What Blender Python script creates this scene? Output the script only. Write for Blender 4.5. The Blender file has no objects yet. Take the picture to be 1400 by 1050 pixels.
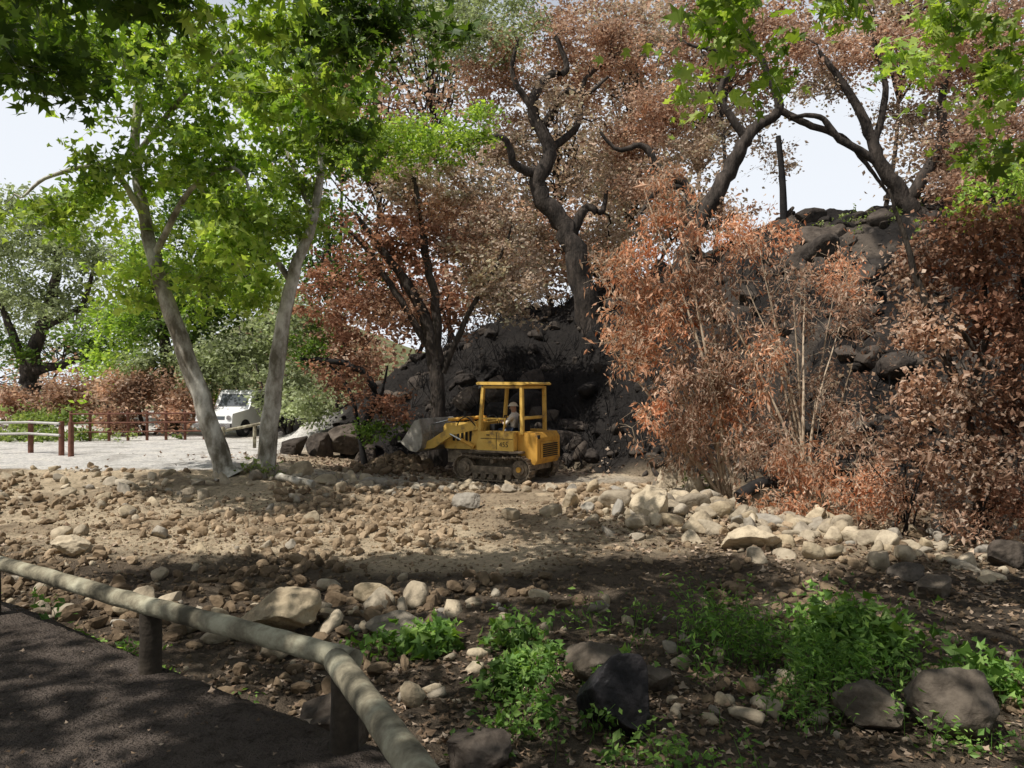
import bpy, math, numpy as np
from mathutils import Vector, Matrix
rng=np.random.default_rng(7)
F=1089.0; CH=1.65
def S(u,v,d):   # image pixel coordinates and an assumed depth -> world metres
    return np.array([(u-700)/F*d, d, CH-(v-525)/F*d])
# ---------------- noise
def _h(i,j,k,s):
    with np.errstate(over='ignore'):
        h=(i.astype(np.int64)*374761393+j.astype(np.int64)*668265263+k.astype(np.int64)*1274126177+s*974711)&0xffffffff
        h=((h^(h>>13))*1274126177)&0xffffffff
        h=(h^(h>>16))&0xffffff
    return h/float(0xffffff)
def vn(P,s=0):
    I=np.floor(P).astype(np.int64); f=P-I; f=f*f*(3-2*f); r=0
    for a in (0,1):
        for b in (0,1):
            for c in (0,1):
                w=(f[:,0] if a else 1-f[:,0])*(f[:,1] if b else 1-f[:,1])*(f[:,2] if c else 1-f[:,2])
                r=r+w*_h(I[:,0]+a,I[:,1]+b,I[:,2]+c,s)
    return r*2-1
def fbm(P,o=4,s=0):
    r=0;a=1;t=0
    for i in range(o):
        r=r+a*vn(P*(2.03**i)+i*7.3,s+i); t+=a; a*=.5
    return r/t
def sm(t):
    t=np.clip(t,0,1); return t*t*(3-2*t)
# ---------------- terrain
YB=[-30,-1,1.2,2.49,3.6,4.5,5.8,8,10,14,20]; XB=[8,1.0,.45,-.13,-.62,-1.85,-3.5,-6.6,-11,-20,-40]
FX=[-12,-8,-5,-2,2,4,6,8,10,13,20,40]; FY=[36,29,26,25.3,24.6,23,19.8,17.3,15.2,13,11,8]
def gz(x,y,fine=False):
    x=np.atleast_1d(np.asarray(x,float)); y=np.atleast_1d(np.asarray(y,float))
    s=x-np.interp(y,YB,XB)
    path=1-sm((s+.05)/1.3)
    P=np.stack([x,y,x*0],1)
    z=-1.0+.10*fbm(P*.35,3,3)
    lot=sm((y-14.5)/6)*sm((-x-3)/5)
    z=z+(-.55-z)*lot
    z=z-.05*sm((y-20)/2)*(1-lot)
    z=z+.28*np.exp(-((x-3.2)/2.2)**2-((y-16)/2)**2)
    z=z+.12*np.exp(-((x+1)/3)**2-((y-19.2)/1.0)**2)
    z=z+.55*np.exp(-((x+3.3)/.9)**2-((y-23.7)/.8)**2)
    yf=np.interp(x,FX,FY)
    H=np.interp(x,[-14,-8,-5,-2,3,6,10,14,25,60],[0,.8,2.6,4.6,6.5,7.2,8.4,9.2,10.5,12])
    L=np.interp(x,[-8,-5,3,8,12,20],[6,7,8,12,15,17])
    t=(y-yf)/L
    hill=H*(np.clip(t,0,1)**.85*.6+.4*sm(t))
    n=fbm(P*.45,4,11); hm=sm(t*3)
    hill=hill+hm*(n*.7)
    fall=np.clip((y-yf-L),0,40)*.06
    z=z+hill-fall*hm*sm((H-2)/3)
    z=z+sm((y-60)/70)*14*sm((-x-5)/30)
    z=z*(1-path)+path*(0.0+.02*fbm(P*.8,2,5))
    if fine:
        rough=(1-path)*(1-.85*lot*sm((y-20.2)/1.0))
        z=z+rough*(.08*fbm(P*2.2,3,21)+.06*np.abs(fbm(P*5,2,31))-.02)+path*.012*fbm(P*4,2,9)
        z=z+hm*.3*fbm(P*1.4,3,41)
    return z
def g1(x,y): return float(gz(x,y)[0])
# ---------------- mesh builder
class G:
    def __init__(s): s.v=[];s.f=[];s.n=0
    def add(s,v,f,m=0,r=None,smooth=True):
        v=np.asarray(v,float); f=np.asarray(f,np.int64)
        if r is None: r=np.full(len(f),.5)
        elif np.isscalar(r): r=np.full(len(f),float(r))
        s.v.append(v); s.f.append((f+s.n,m,np.asarray(r,float),smooth)); s.n+=len(v)
    def build(s,name,mats,parent=None,bevel=0,loc=None):
        me=bpy.data.meshes.new(name); V=np.concatenate(s.v)
        me.vertices.add(len(V)); me.vertices.foreach_set('co',V.astype(np.float32).ravel())
        lv=np.concatenate([f.ravel() for f,_,_,_ in s.f])
        tot=np.concatenate([np.full(len(f),f.shape[1]) for f,_,_,_ in s.f])
        st=np.concatenate([[0],np.cumsum(tot)[:-1]])
        me.loops.add(len(lv)); me.loops.foreach_set('vertex_index',lv.astype(np.int32))
        me.polygons.add(len(tot)); me.polygons.foreach_set('loop_start',st.astype(np.int32))
        me.polygons.foreach_set('material_index',np.concatenate([np.full(len(f),m) for f,m,_,_ in s.f]).astype(np.int32))
        me.polygons.foreach_set('use_smooth',np.concatenate([np.full(len(f),sh) for f,_,_,sh in s.f]))
        a=me.attributes.new('rnd','FLOAT','FACE'); a.data.foreach_set('value',np.concatenate([r for _,_,r,_ in s.f]).astype(np.float32))
        me.update(calc_edges=True)
        for m in mats: me.materials.append(m)
        ob=bpy.data.objects.new(name,me); bpy.context.scene.collection.objects.link(ob)
        if parent: ob.parent=parent
        if loc is not None: ob.location=loc
        if bevel:
            b=ob.modifiers.new('b','BEVEL'); b.width=bevel; b.segments=2; b.limit_method='ANGLE'
        return ob
def empty(name,loc=(0,0,0)):
    e=bpy.data.objects.new(name,None); e.location=loc; e.empty_display_size=.3
    bpy.context.scene.collection.objects.link(e); return e
def nrm(a): return a/np.maximum(np.linalg.norm(a,axis=-1,keepdims=True),1e-9)
def tube(g,P,R,k=6,m=0,r=.5,cap=False,lump=0):
    P=np.asarray(P,float); R=np.asarray(R,float)*np.ones(len(P)); T=nrm(np.gradient(P,axis=0))
    mt=nrm(P[-1]-P[0]); ref=np.array([0,0,1.]) if abs(mt[2])<.75 else np.array([1.,0,0])
    U=nrm(np.cross(T,ref)); V=np.cross(T,U); a=np.linspace(0,2*np.pi,k,endpoint=False)
    RR=R[:,None]*np.ones((1,k))
    if lump: RR=RR*(1+lump*rng.normal(size=RR.shape))
    v=P[:,None,:]+RR[:,:,None]*(np.cos(a)[None,:,None]*U[:,None,:]+np.sin(a)[None,:,None]*V[:,None,:])
    n=len(P); i=np.arange(n-1)[:,None]*k; j=np.arange(k)[None,:]; j2=(j+1)%k
    f=np.stack([i+j,i+j2,i+k+j2,i+k+j],-1).reshape(-1,4)
    g.add(v.reshape(-1,3),f,m,r,True)
    if cap:
        g.add(v[0],[list(range(k))],m,r,False); g.add(v[-1],[list(range(k))[::-1]],m,r,False)
def smooth_path(pts,n=6,jit=0):
    P=np.asarray(pts,float); Q=np.vstack([2*P[0]-P[1],P,2*P[-1]-P[-2]]); out=[]
    for i in range(1,len(Q)-2):
        for t in np.linspace(0,1,n,endpoint=False):
            a,b,c,d=Q[i-1],Q[i],Q[i+1],Q[i+2]
            out.append(.5*((2*b)+(c-a)*t+(2*a-5*b+4*c-d)*t*t+(3*b-a-3*c+d)*t**3))
    out.append(P[-1]); out=np.array(out)
    if jit: 
        j=rng.normal(size=(len(out),3))*jit*np.maximum(out[:,3:4],.03)*1.2; j[0]=0; out[:,:3]+=j
    return out
LOBE=[(0,0)]
for a,r in ((-100,.5),(-75,.3),(-50,.85),(-25,.42),(0,1),(25,.42),(50,.85),(75,.3),(100,.5)):
    LOBE.append((.25+.75*r*math.cos(math.radians(a)),.75*r*math.sin(math.radians(a))))
SH={'d':(np.array([(0,0,0),(.45,.3,.08),(1,0,-.05),(.45,-.3,.08)]),),
    'n':(np.array([(0,0,0),(.4,.17,.05),(1,0,-.12),(.4,-.17,.05)]),),
    't':(np.array([(0,0,0),(.25,.5,.12),(.5,.18,.03),(1,0,-.1),(.5,-.18,.03),(.25,-.5,.12)]),),
    'l':(np.array([(x,y,.18*abs(y)-.06*x) for x,y in LOBE]),)}
def leaves(g,P,size,shape='d',hang=0.,up=.5,m=0,rv=.35,r=None,svar=.35):
    n=len(P)
    D=rng.normal(size=(n,3)); D[:,2]*=.6; D[:,2]-=hang*2.2; D=nrm(D)
    N=rng.normal(size=(n,3)); N[:,2]+=up*2; N=nrm(N-D*np.sum(N*D,1,keepdims=True)); B=np.cross(N,D)
    sz=size*np.exp(rng.normal(size=n)*svar*.7)
    b=SH[shape][0]; k=len(b)
    v=P[:,None]+sz[:,None,None]*(b[None,:,0,None]*D[:,None]+b[None,:,1,None]*B[:,None]+b[None,:,2,None]*N[:,None])
    f=np.arange(n*k).reshape(n,k)
    if r is None: r=rng.random(n)
    g.add(v.reshape(-1,3),f,m,np.clip(r,0,1),False)
# ---------------- materials
def newmat(name):
    m=bpy.data.materials.new(name); m.use_nodes=True; nt=m.node_tree; nt.nodes.clear()
    return m,nt,nt.nodes.new,nt.links.new
def ramp(nt,cols,pos=None,interp='LINEAR'):
    r=nt.nodes.new('ShaderNodeValToRGB'); e=r.color_ramp; e.interpolation=interp
    pos=pos or [i/(len(cols)-1) for i in range(len(cols))]
    while len(e.elements)<len(cols): e.elements.new(.5)
    for x,c,p in zip(e.elements,cols,pos): x.position=p; x.color=(*c,1)
    return r
def leafmat(name,cols,tr=.4,tcol=(1.5,1.5,.6),gl=.02,ns=.6):
    m,nt,N,L=newmat(name); o=N('ShaderNodeOutputMaterial'); a=N('ShaderNodeAttribute'); a.attribute_name='rnd'
    r=ramp(nt,cols); L(a.outputs['Fac'],r.inputs[0])
    tc=N('ShaderNodeTexCoord'); nz=N('ShaderNodeTexNoise'); nz.inputs['Scale'].default_value=ns; nz.inputs['Detail'].default_value=1
    L(tc.outputs['Object'],nz.inputs['Vector'])
    mr=N('ShaderNodeMapRange'); mr.inputs['From Min'].default_value=.3; mr.inputs['From Max'].default_value=.7; mr.inputs['To Min'].default_value=.55; mr.inputs['To Max'].default_value=1.3
    L(nz.outputs['Fac'],mr.inputs['Value'])
    mx=N('ShaderNodeVectorMath'); mx.operation='SCALE'; L(r.outputs[0],mx.inputs[0]); L(mr.outputs[0],mx.inputs['Scale'])
    mt=N('ShaderNodeVectorMath'); mt.operation='MULTIPLY'; L(mx.outputs[0],mt.inputs[0]); mt.inputs[1].default_value=tcol
    d=N('ShaderNodeBsdfDiffuse'); t=N('ShaderNodeBsdfTranslucent'); L(mx.outputs[0],d.inputs[0]); L(mt.outputs[0],t.inputs[0])
    s=N('ShaderNodeMixShader'); s.inputs[0].default_value=tr; L(d.outputs[0],s.inputs[1]); L(t.outputs[0],s.inputs[2])
    if gl:
        q=N('ShaderNodeBsdfGlossy'); q.inputs['Roughness'].default_value=.5; q.inputs[0].default_value=(.8,.85,.8,1)
        s2=N('ShaderNodeMixShader'); s2.inputs[0].default_value=gl; L(s.outputs[0],s2.inputs[1]); L(q.outputs[0],s2.inputs[2]); s=s2
    L(s.outputs[0],o.inputs[0]); return m
def surf(name,cols,scale=3,rough=.9,bump=.3,bscale=20,detail=6,stretch=(1,1,1),pos=None,metal=0,coord='Object',attr=None,bd=.02):
    m,nt,N,L=newmat(name); o=N('ShaderNodeOutputMaterial'); p=N('ShaderNodeBsdfPrincipled'); L(p.outputs[0],o.inputs[0])
    tc=N('ShaderNodeTexCoord'); mp=N('ShaderNodeMapping'); mp.inputs['Scale'].default_value=stretch; L(tc.outputs[coord],mp.inputs[0])
    nz=N('ShaderNodeTexNoise'); nz.inputs['Scale'].default_value=scale; nz.inputs['Detail'].default_value=detail; nz.inputs['Roughness'].default_value=.65; L(mp.outputs[0],nz.inputs['Vector'])
    r=ramp(nt,cols,pos or [.3+.4*i/(len(cols)-1) for i in range(len(cols))]); L(nz.outputs['Fac'],r.inputs[0])
    col=r.outputs[0]
    if attr:
        a=N('ShaderNodeAttribute'); a.attribute_name='rnd'; r2=ramp(nt,attr); L(a.outputs['Fac'],r2.inputs[0])
        mm=N('ShaderNodeVectorMath'); mm.operation='MULTIPLY'; L(col,mm.inputs[0]); L(r2.outputs[0],mm.inputs[1]); col=mm.outputs[0]
    L(col,p.inputs['Base Color']); p.inputs['Roughness'].default_value=rough; p.inputs['Metallic'].default_value=metal
    p.inputs['Specular IOR Level'].default_value=.25
    if bump:
        n2=N('ShaderNodeTexNoise'); n2.inputs['Scale'].default_value=bscale; n2.inputs['Detail'].default_value=5; L(mp.outputs[0],n2.inputs['Vector'])
        b=N('ShaderNodeBump'); b.inputs['Strength'].default_value=bump; b.inputs['Distance'].default_value=bd; L(n2.outputs['Fac'],b.inputs['Height']); L(b.outputs[0],p.inputs['Normal'])
    return m
M={}
M['green']=leafmat('sycamore_leaf',[(.13,.21,.04),(.26,.39,.07),(.40,.52,.11),(.48,.58,.18)],.5,(1.35,1.4,.5))
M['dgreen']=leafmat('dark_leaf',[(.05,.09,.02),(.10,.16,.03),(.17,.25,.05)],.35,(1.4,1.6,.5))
M['olive']=leafmat('oak_leaf_olive',[(.19,.22,.11),(.32,.36,.19),(.44,.48,.30)],.35,(1.2,1.3,.8))
M['brown']=leafmat('scorched_leaf_brown',[(.29,.17,.115),(.46,.295,.205),(.60,.43,.32),(.64,.51,.40)],.45,(1.2,1.05,.88),0)
M['dull']=leafmat('scorched_leaf_dull',[(.34,.25,.19),(.50,.39,.30),(.63,.51,.41),(.52,.49,.34)],.4,(1.2,1.1,.9),0)
M['red']=leafmat('scorched_leaf_red',[(.19,.10,.07),(.34,.19,.125),(.50,.31,.21)],.42,(1.25,1,.82),0)
M['orange']=leafmat('scorched_leaf_orange',[(.46,.20,.105),(.68,.36,.21),(.76,.50,.34),(.74,.60,.46)],.42,(1.2,1.0,.8),0)
M['weed']=leafmat('weed_leaf',[(.09,.18,.035),(.17,.31,.07),(.34,.51,.13)],.42,(1.3,1.35,.5),gl=.02,ns=1.5)
M['grassy']=leafmat('dry_green_leaf',[(.14,.20,.06),(.26,.33,.11),(.36,.40,.18)],.4,(1.3,1.4,.5),gl=0,ns=1.5)
M['litter']=leafmat('leaf_litter',[(.10,.07,.045),(.26,.18,.12),(.46,.36,.27)],.1,(1,1,1),0,ns=2)
M['sybark']=surf('sycamore_bark',[(.14,.12,.085),(.36,.33,.27),(.64,.61,.53)],2.6,.9,.5,14,stretch=(1,1,.5),pos=[.38,.5,.62])
M['bark']=surf('dark_bark',[(.014,.012,.01),(.045,.036,.029),(.10,.08,.065)],5,.95,.8,18,stretch=(1,1,.35),bd=.05)
M['twig']=surf('dry_twig_bark',[(.26,.20,.14),(.48,.38,.27),(.58,.48,.36)],6,.9,.2,20)
M['char']=surf('charred_wood',[(.008,.008,.008),(.03,.026,.024)],6,.9,.5,20)
M['rock']=surf('river_rock',[(.5,.47,.43),(.8,.77,.71),(1,.97,.9)],5,.95,.9,14,attr=[(.27,.24,.20),(.50,.415,.295),(.39,.34,.27),(.62,.53,.40),(.34,.32,.29),(.50,.42,.31)],bd=.03)
M['drock']=surf('dark_rock',[(.25,.23,.21),(.65,.61,.55),(1,.96,.9)],3,.9,.9,9,attr=[(.06,.05,.045),(.13,.11,.095),(.20,.17,.14),(.10,.09,.085)],bd=.05)
M['hrock']=surf('sooty_rock',[(.2,.19,.18),(.6,.56,.52),(1,.96,.9)],3,.95,1,6,attr=[(.03,.027,.025),(.075,.065,.057),(.13,.11,.092),(.05,.045,.042)],bd=.08)
M['brock']=surf('charred_rock',[(.008,.008,.009),(.018,.016,.017),(.05,.042,.042)],3,.6,.8,8,bd=.05)
M['clod']=surf('earth_clod',[(.5,.46,.42),(.9,.85,.8)],9,1,.5,30,attr=[(.18,.135,.09),(.35,.27,.18),(.56,.445,.31)])
M['wood']=surf('weathered_log',[(.09,.08,.055),(.24,.21,.145),(.50,.47,.34)],4,.85,.7,26,pos=[.36,.48,.66],bd=.015)
M['post']=surf('post_wood',[(.02,.016,.012),(.07,.055,.04)],6,.9,.5,25)
def groundmat():
    m,nt,N,L=newmat('ground'); o=N('ShaderNodeOutputMaterial'); p=N('ShaderNodeBsdfPrincipled'); L(p.outputs[0],o.inputs[0])
    a=N('ShaderNodeAttribute'); a.attribute_name='zone'; tc=N('ShaderNodeTexCoord')
    def nz(s,d=6,r=.6):
        n=N('ShaderNodeTexNoise'); n.inputs['Scale'].default_value=s; n.inputs['Detail'].default_value=d; n.inputs['Roughness'].default_value=r; L(tc.outputs['Object'],n.inputs['Vector']); return n
    n1=nz(1.1); n2=nz(9,6,.78); n3=nz(50,3)
    r1=ramp(nt,[(.65,.63,.6),(1.0,1.0,1.0),(1.18,1.16,1.12)],[.3,.5,.72]); L(n1.outputs['Fac'],r1.inputs[0])
    r2=ramp(nt,[(.4,.38,.35),(1,1,1),(1.25,1.22,1.18)],[.34,.49,.72]); L(n2.outputs['Fac'],r2.inputs[0])
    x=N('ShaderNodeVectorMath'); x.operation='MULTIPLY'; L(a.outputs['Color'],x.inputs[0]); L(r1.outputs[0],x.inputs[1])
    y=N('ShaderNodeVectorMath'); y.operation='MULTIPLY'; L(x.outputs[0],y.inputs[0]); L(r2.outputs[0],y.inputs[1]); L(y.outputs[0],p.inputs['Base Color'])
    p.inputs['Roughness'].default_value=1; p.inputs['Specular IOR Level'].default_value=.1
    ad=N('ShaderNodeMath'); ad.operation='ADD'; L(n2.outputs['Fac'],ad.inputs[0]); L(n3.outputs['Fac'],ad.inputs[1])
    b=N('ShaderNodeBump'); b.inputs['Strength'].default_value=1; b.inputs['Distance'].default_value=.07; L(ad.outputs[0],b.inputs['Height']); L(b.outputs[0],p.inputs['Normal'])
    return m
def axis(lo,hi,st,far):
    a=np.arange(lo,hi,st); e=[];x=st*1.3;p=hi
    while p<far: e.append(p); p+=x; x*=1.22
    e.append(far); f=[];x=st*1.3;p=lo-x
    while p>-far: f.append(p); x*=1.22; p-=x
    f.append(-far); return np.concatenate([f[::-1],a,e])
xs=axis(-19,19,.11,600); ys=axis(1.8,34,.11,600)
X,Y=np.meshgrid(xs,ys); xf=X.ravel(); yf=Y.ravel(); Z=gz(xf,yf,True)
g=G(); nx=len(xs); ny=len(ys); i=np.arange(ny-1)[:,None]*nx+np.arange(nx-1)[None,:]
g.add(np.stack([xf,yf,Z],1),np.stack([i,i+1,i+nx+1,i+nx],-1).reshape(-1,4))
gr=g.build('ground',[groundmat()])
P2=np.stack([xf,yf,xf*0],1)
path=1-sm((xf-np.interp(yf,YB,XB)+.05+.25*vn(P2*2.5,14))/.8)
lot=sm((yf-20.3+.3*vn(P2*1.3,4))/.7)*sm((-xf-6.3)/2)*(yf<60)*(1-sm((yf-31)/2)*sm((xf+12)/3))
yft=np.interp(xf,FX,FY)
hl=sm((yf-yft+.8+.8*vn(P2*.8,6))/1.5)
c=np.tile(np.array([.62,.50,.345]),(len(xf),1))
def mix(c,col,t): return c*(1-t[:,None])+np.array(col)*t[:,None]
dark=sm((fbm(P2*.7,4,77)+.06)/.22)
near=1-sm((yf-10.9+1.5*vn(P2*.6,8))/2.2)  # foreground shade put into the soil colour, besides the canopy's own shadow
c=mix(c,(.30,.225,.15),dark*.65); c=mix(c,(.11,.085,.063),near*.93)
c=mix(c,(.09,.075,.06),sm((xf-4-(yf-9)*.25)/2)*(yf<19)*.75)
c=mix(c,(.030,.027,.025),hl)
ash=sm((fbm(P2*.9,4,55)-.08)/.25)*hl*sm((xf-4)/7)
c=mix(c,(.13,.108,.088),ash)
c=mix(c,(.20,.21,.10),sm((yf-45)/10))
c=mix(c,(.76,.73,.68),lot)
c=mix(c,(.50,.44,.35),sm(1-np.abs(yf-22.2)/1.3)*sm((xf+7)/1.5)*sm((4.5-xf)/2))
c=mix(c,(.14,.11,.08),np.exp(-((xf+3.3)/1.1)**2-((yf-23.7)/1.0)**2))
c=mix(c,(.13,.105,.088),path)
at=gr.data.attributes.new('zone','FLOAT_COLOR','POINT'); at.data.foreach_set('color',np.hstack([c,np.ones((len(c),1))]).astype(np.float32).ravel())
# ---------------- rocks
def ico(sub):
    import bmesh
    b=bmesh.new(); bmesh.ops.create_icosphere(b,subdivisions=sub,radius=1); b.verts.ensure_lookup_table()
    v=np.array([q.co[:] for q in b.verts]); f=np.array([[q.index for q in t.verts] for t in b.faces]); b.free(); return v,f
def variants(sub,n,amp=.18,cuts=5,seed=1,hard=.97):
    v0,f=ico(sub); out=[]; R=np.random.default_rng(seed)
    for q in range(n):
        v=v0*(1+amp*fbm(v0*1.3+q*11.7,3,q)[:,None])
        for c_ in range(cuts):
            d=nrm(R.normal(size=3)); t=R.uniform(.45,.8); e=np.clip(v@d-t,0,None); v=v-e[:,None]*d*hard
        v=v+v0*amp*.22*fbm(v0*5+q,3,q+9)[:,None]; out.append(v)
    return out,f
def rotm(n,tilt=.45):
    a=rng.uniform(0,6.283,n); b=rng.normal(size=n)*tilt; c_=rng.normal(size=n)*tilt
    Rz=np.zeros((n,3,3)); Rz[:,0,0]=np.cos(a);Rz[:,0,1]=-np.sin(a);Rz[:,1,0]=np.sin(a);Rz[:,1,1]=np.cos(a);Rz[:,2,2]=1
    Rx=np.zeros((n,3,3)); Rx[:,0,0]=1;Rx[:,1,1]=np.cos(b);Rx[:,1,2]=-np.sin(b);Rx[:,2,1]=np.sin(b);Rx[:,2,2]=np.cos(b)
    Ry=np.zeros((n,3,3)); Ry[:,1,1]=1;Ry[:,0,0]=np.cos(c_);Ry[:,0,2]=np.sin(c_);Ry[:,2,0]=-np.sin(c_);Ry[:,2,2]=np.cos(c_)
    return Rx@Ry@Rz
RV3=variants(3,9,.25,8); RV2=variants(2,9,.25,7); CV=variants(2,6,.45,3,5); CV1=variants(1,6,.4,0,6)
def scatter(g,V,xy,sz,emb=.34,m=0,flat=.68,smooth=True,rlo=0,rhi=1):
    vs,f=V; n=len(xy); z=gz(xy[:,0],xy[:,1],True); R=rotm(n)
    sc=np.stack([sz*.5*rng.uniform(.85,1.5,n),sz*.5*rng.uniform(.6,1.,n),sz*.5*flat*rng.uniform(.7,1.3,n)],1)*1.15
    idx=rng.integers(0,len(vs),n)
    for q in range(len(vs)):
        s=np.where(idx==q)[0]
        if not len(s): continue
        v=np.einsum('nij,nvj->nvi',R[s],vs[q][None]*sc[s][:,None])
        v=v+np.stack([xy[s,0],xy[s,1],z[s]+sc[s,2]*(1-2*emb)],1)[:,None]
        k=v.shape[1]; ff=(f[None]+(np.arange(len(s))*k)[:,None,None]).reshape(-1,3)
        g.add(v.reshape(-1,3),ff,m,np.repeat(rng.uniform(rlo,rhi,len(s)),len(f)),smooth)
def zone(n,cx,cy,rx,ry): 
    p=rng.normal(size=(n,2))*.55; return p*np.array([rx,ry])+np.array([cx,cy])
def szs(n,lo,hi,p=2.2): return lo+(hi-lo)*rng.random(n)**p
g=G()
Zs=[(140,3.4,15.6,1.9,1.7,.1,.65),(60,3.9,17.6,1.6,1.2,.2,.8),(60,-1,19.4,3.4,.5,.12,.5),(200,-10,18.4,5,2.2,.07,.36),
    (24,-5.2,14.5,3.5,2.6,.08,.42),(160,7.2,12.8,3.0,2.0,.12,.5),(70,-1.8,9.0,3.0,.7,.1,.42),(40,3,9,3.5,1.6,.08,.3),
    (60,1,6.8,3,1.2,.06,.26),(45,-4.9,20.3,1.6,.6,.2,.6),(40,-7,10.5,3,1.6,.08,.34),(70,4.6,14.0,1.2,1.0,.15,.6),(24,0,13.5,6,4,.05,.22)]
for n,cx,cy,rx,ry,a,b in Zs:
    xy=zone(n,cx,cy,rx,ry); s=szs(n,a,b); keep=(xy[:,0]-np.interp(xy[:,1],YB,XB)>.5)&~((np.abs(xy[:,0]+.6)<2.2)&(np.abs(xy[:,1]-22.3)<1.3))&~((xy[:,1]>20.6)&(xy[:,0]<-6.3)); xy=xy[keep]; s=s[keep]
    bg=s>.22
    if bg.any(): scatter(g,RV3,xy[bg],s[bg])
    scatter(g,RV2,xy[~bg],s[~bg])
g.build('river_cobbles',[M['rock']])
g=G()
n=13000; xy=np.stack([rng.uniform(-12,9,n),rng.uniform(6.5,21,n)],1); dd=fbm(np.stack([xy[:,0],xy[:,1],xy[:,0]*0],1)*.6,3,61)+rng.normal(size=n)*.12
k=(dd>-.02)&(xy[:,0]-np.interp(xy[:,1],YB,XB)>.6); xy=xy[k]; s=szs(len(xy),.04,.21,3.0); 
nr=(xy[:,1]<11.5)|(xy[:,0]>5); scatter(g,CV,xy[nr],s[nr],.3,smooth=False,flat=.8,rhi=.3); scatter(g,CV,xy[~nr],s[~nr],.3,smooth=False,flat=.8,rlo=.1)
n=8000; xy=np.stack([rng.uniform(-9,8,n),rng.uniform(5,18,n)],1); k=(xy[:,0]-np.interp(xy[:,1],YB,XB)>.3); xy=xy[k]; nr=xy[:,1]<11.5
scatter(g,CV1,xy[nr],szs(nr.sum(),.02,.06,2),.2,smooth=False,flat=.8,rhi=.3); scatter(g,CV1,xy[~nr],szs((~nr).sum(),.02,.06,2),.2,smooth=False,flat=.8,rlo=.2)
xy=zone(260,-3.3,23.6,1.2,1.0); scatter(g,CV,xy,szs(260,.08,.32,2.5),.3,smooth=False,flat=.85,rhi=.25)
g.build('dirt_clods',[M['clod']])
g=G()
n=1200; x=rng.uniform(-7,22,n); t=rng.uniform(0,1,n)**1.2; y=np.interp(x,FX,FY)+t*14
s=szs(n,.08,.9,3.2); scatter(g,RV3,np.stack([x,y],1),s,.42)
for u,v,d,w in ((1120,352,25,1.5),(1160,305,27,1.0),(1200,420,21,1.2),(1190,380,23,1.3),(1145,470,20,1.0),(1215,490,18.5,.9),(700,500,27,1.2),(780,520,26,1.0)):
    p=S(u,v,d); 
    scatter(g,RV3,zone(5,p[0],p[1],w*.9,w*.9),szs(5,w*.4,w,1),.45)
g.build('hillside_rocks',[M['hrock']])
def boulder(name,u,vfoot,wpx,hpx,d,mat,r=.4,seed=0,emb=.2):
    x=(u-700)/F*d; w=wpx/F*d; h=hpx/F*d; vs,f=variants(5,1,.26,9,seed+20,.93)
    v=vs[0]; v=v*(1+.02*fbm(v*9,3,seed)[:,None]); v=v*np.array([w/2/np.abs(v[:,0]).max(),w*.4,h*.62/np.abs(v[:,2]).max()])
    g=G(); g.add(v,f,0,r); a=g.build(name,[mat],loc=(x,d,g1(x,d)+h*.36)); return a
boulder('boulder',385,850,112,62,8.5,M['rock'],.22,1)
boulder('boulder',545,860,95,30,8.3,M['rock'],.0,2)
boulder('charred_boulder',845,1000,112,112,6.1,M['brock'],.5,3)
boulder('boulder',812,900,80,60,7.2,M['drock'],.6,4)
boulder('boulder',1312,978,135,85,6.2,M['drock'],.75,5)
boulder('boulder',1200,982,115,52,6.3,M['drock'],.7,6)
boulder('boulder',452,1035,110,95,5.7,M['drock'],.4,7)
boulder('boulder',645,1040,110,60,5.6,M['drock'],.3,8)
boulder('boulder',890,915,60,35,7.0,M['drock'],.5,9)
boulder('boulder',98,757,56,26,12.4,M['rock'],.62,10)
boulder('boulder',1025,755,85,34,12.8,M['rock'],.6,11)
boulder('boulder',893,722,62,45,14.6,M['rock'],.6,12)
boulder('boulder',910,665,38,44,17.6,M['rock'],.55,13)
boulder('boulder',640,700,46,24,17,M['rock'],.82,14)
boulder('boulder',635,478,42,34,28.3,M['drock'],.7,15)
boulder('boulder',675,488,36,34,28,M['drock'],.4,16)
boulder('boulder',478,565,66,46,26.6,M['drock'],.4,17)
boulder('boulder',440,590,50,34,26,M['drock'],.2,18)
boulder('boulder',400,610,44,28,25.5,M['drock'],.1,19)
boulder('boulder',1280,830,60,30,9.8,M['drock'],.6,21)
boulder('boulder',1240,800,50,30,10.6,M['drock'],.9,22)
boulder('boulder',1370,760,60,40,11.5,M['drock'],.3,23)
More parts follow.
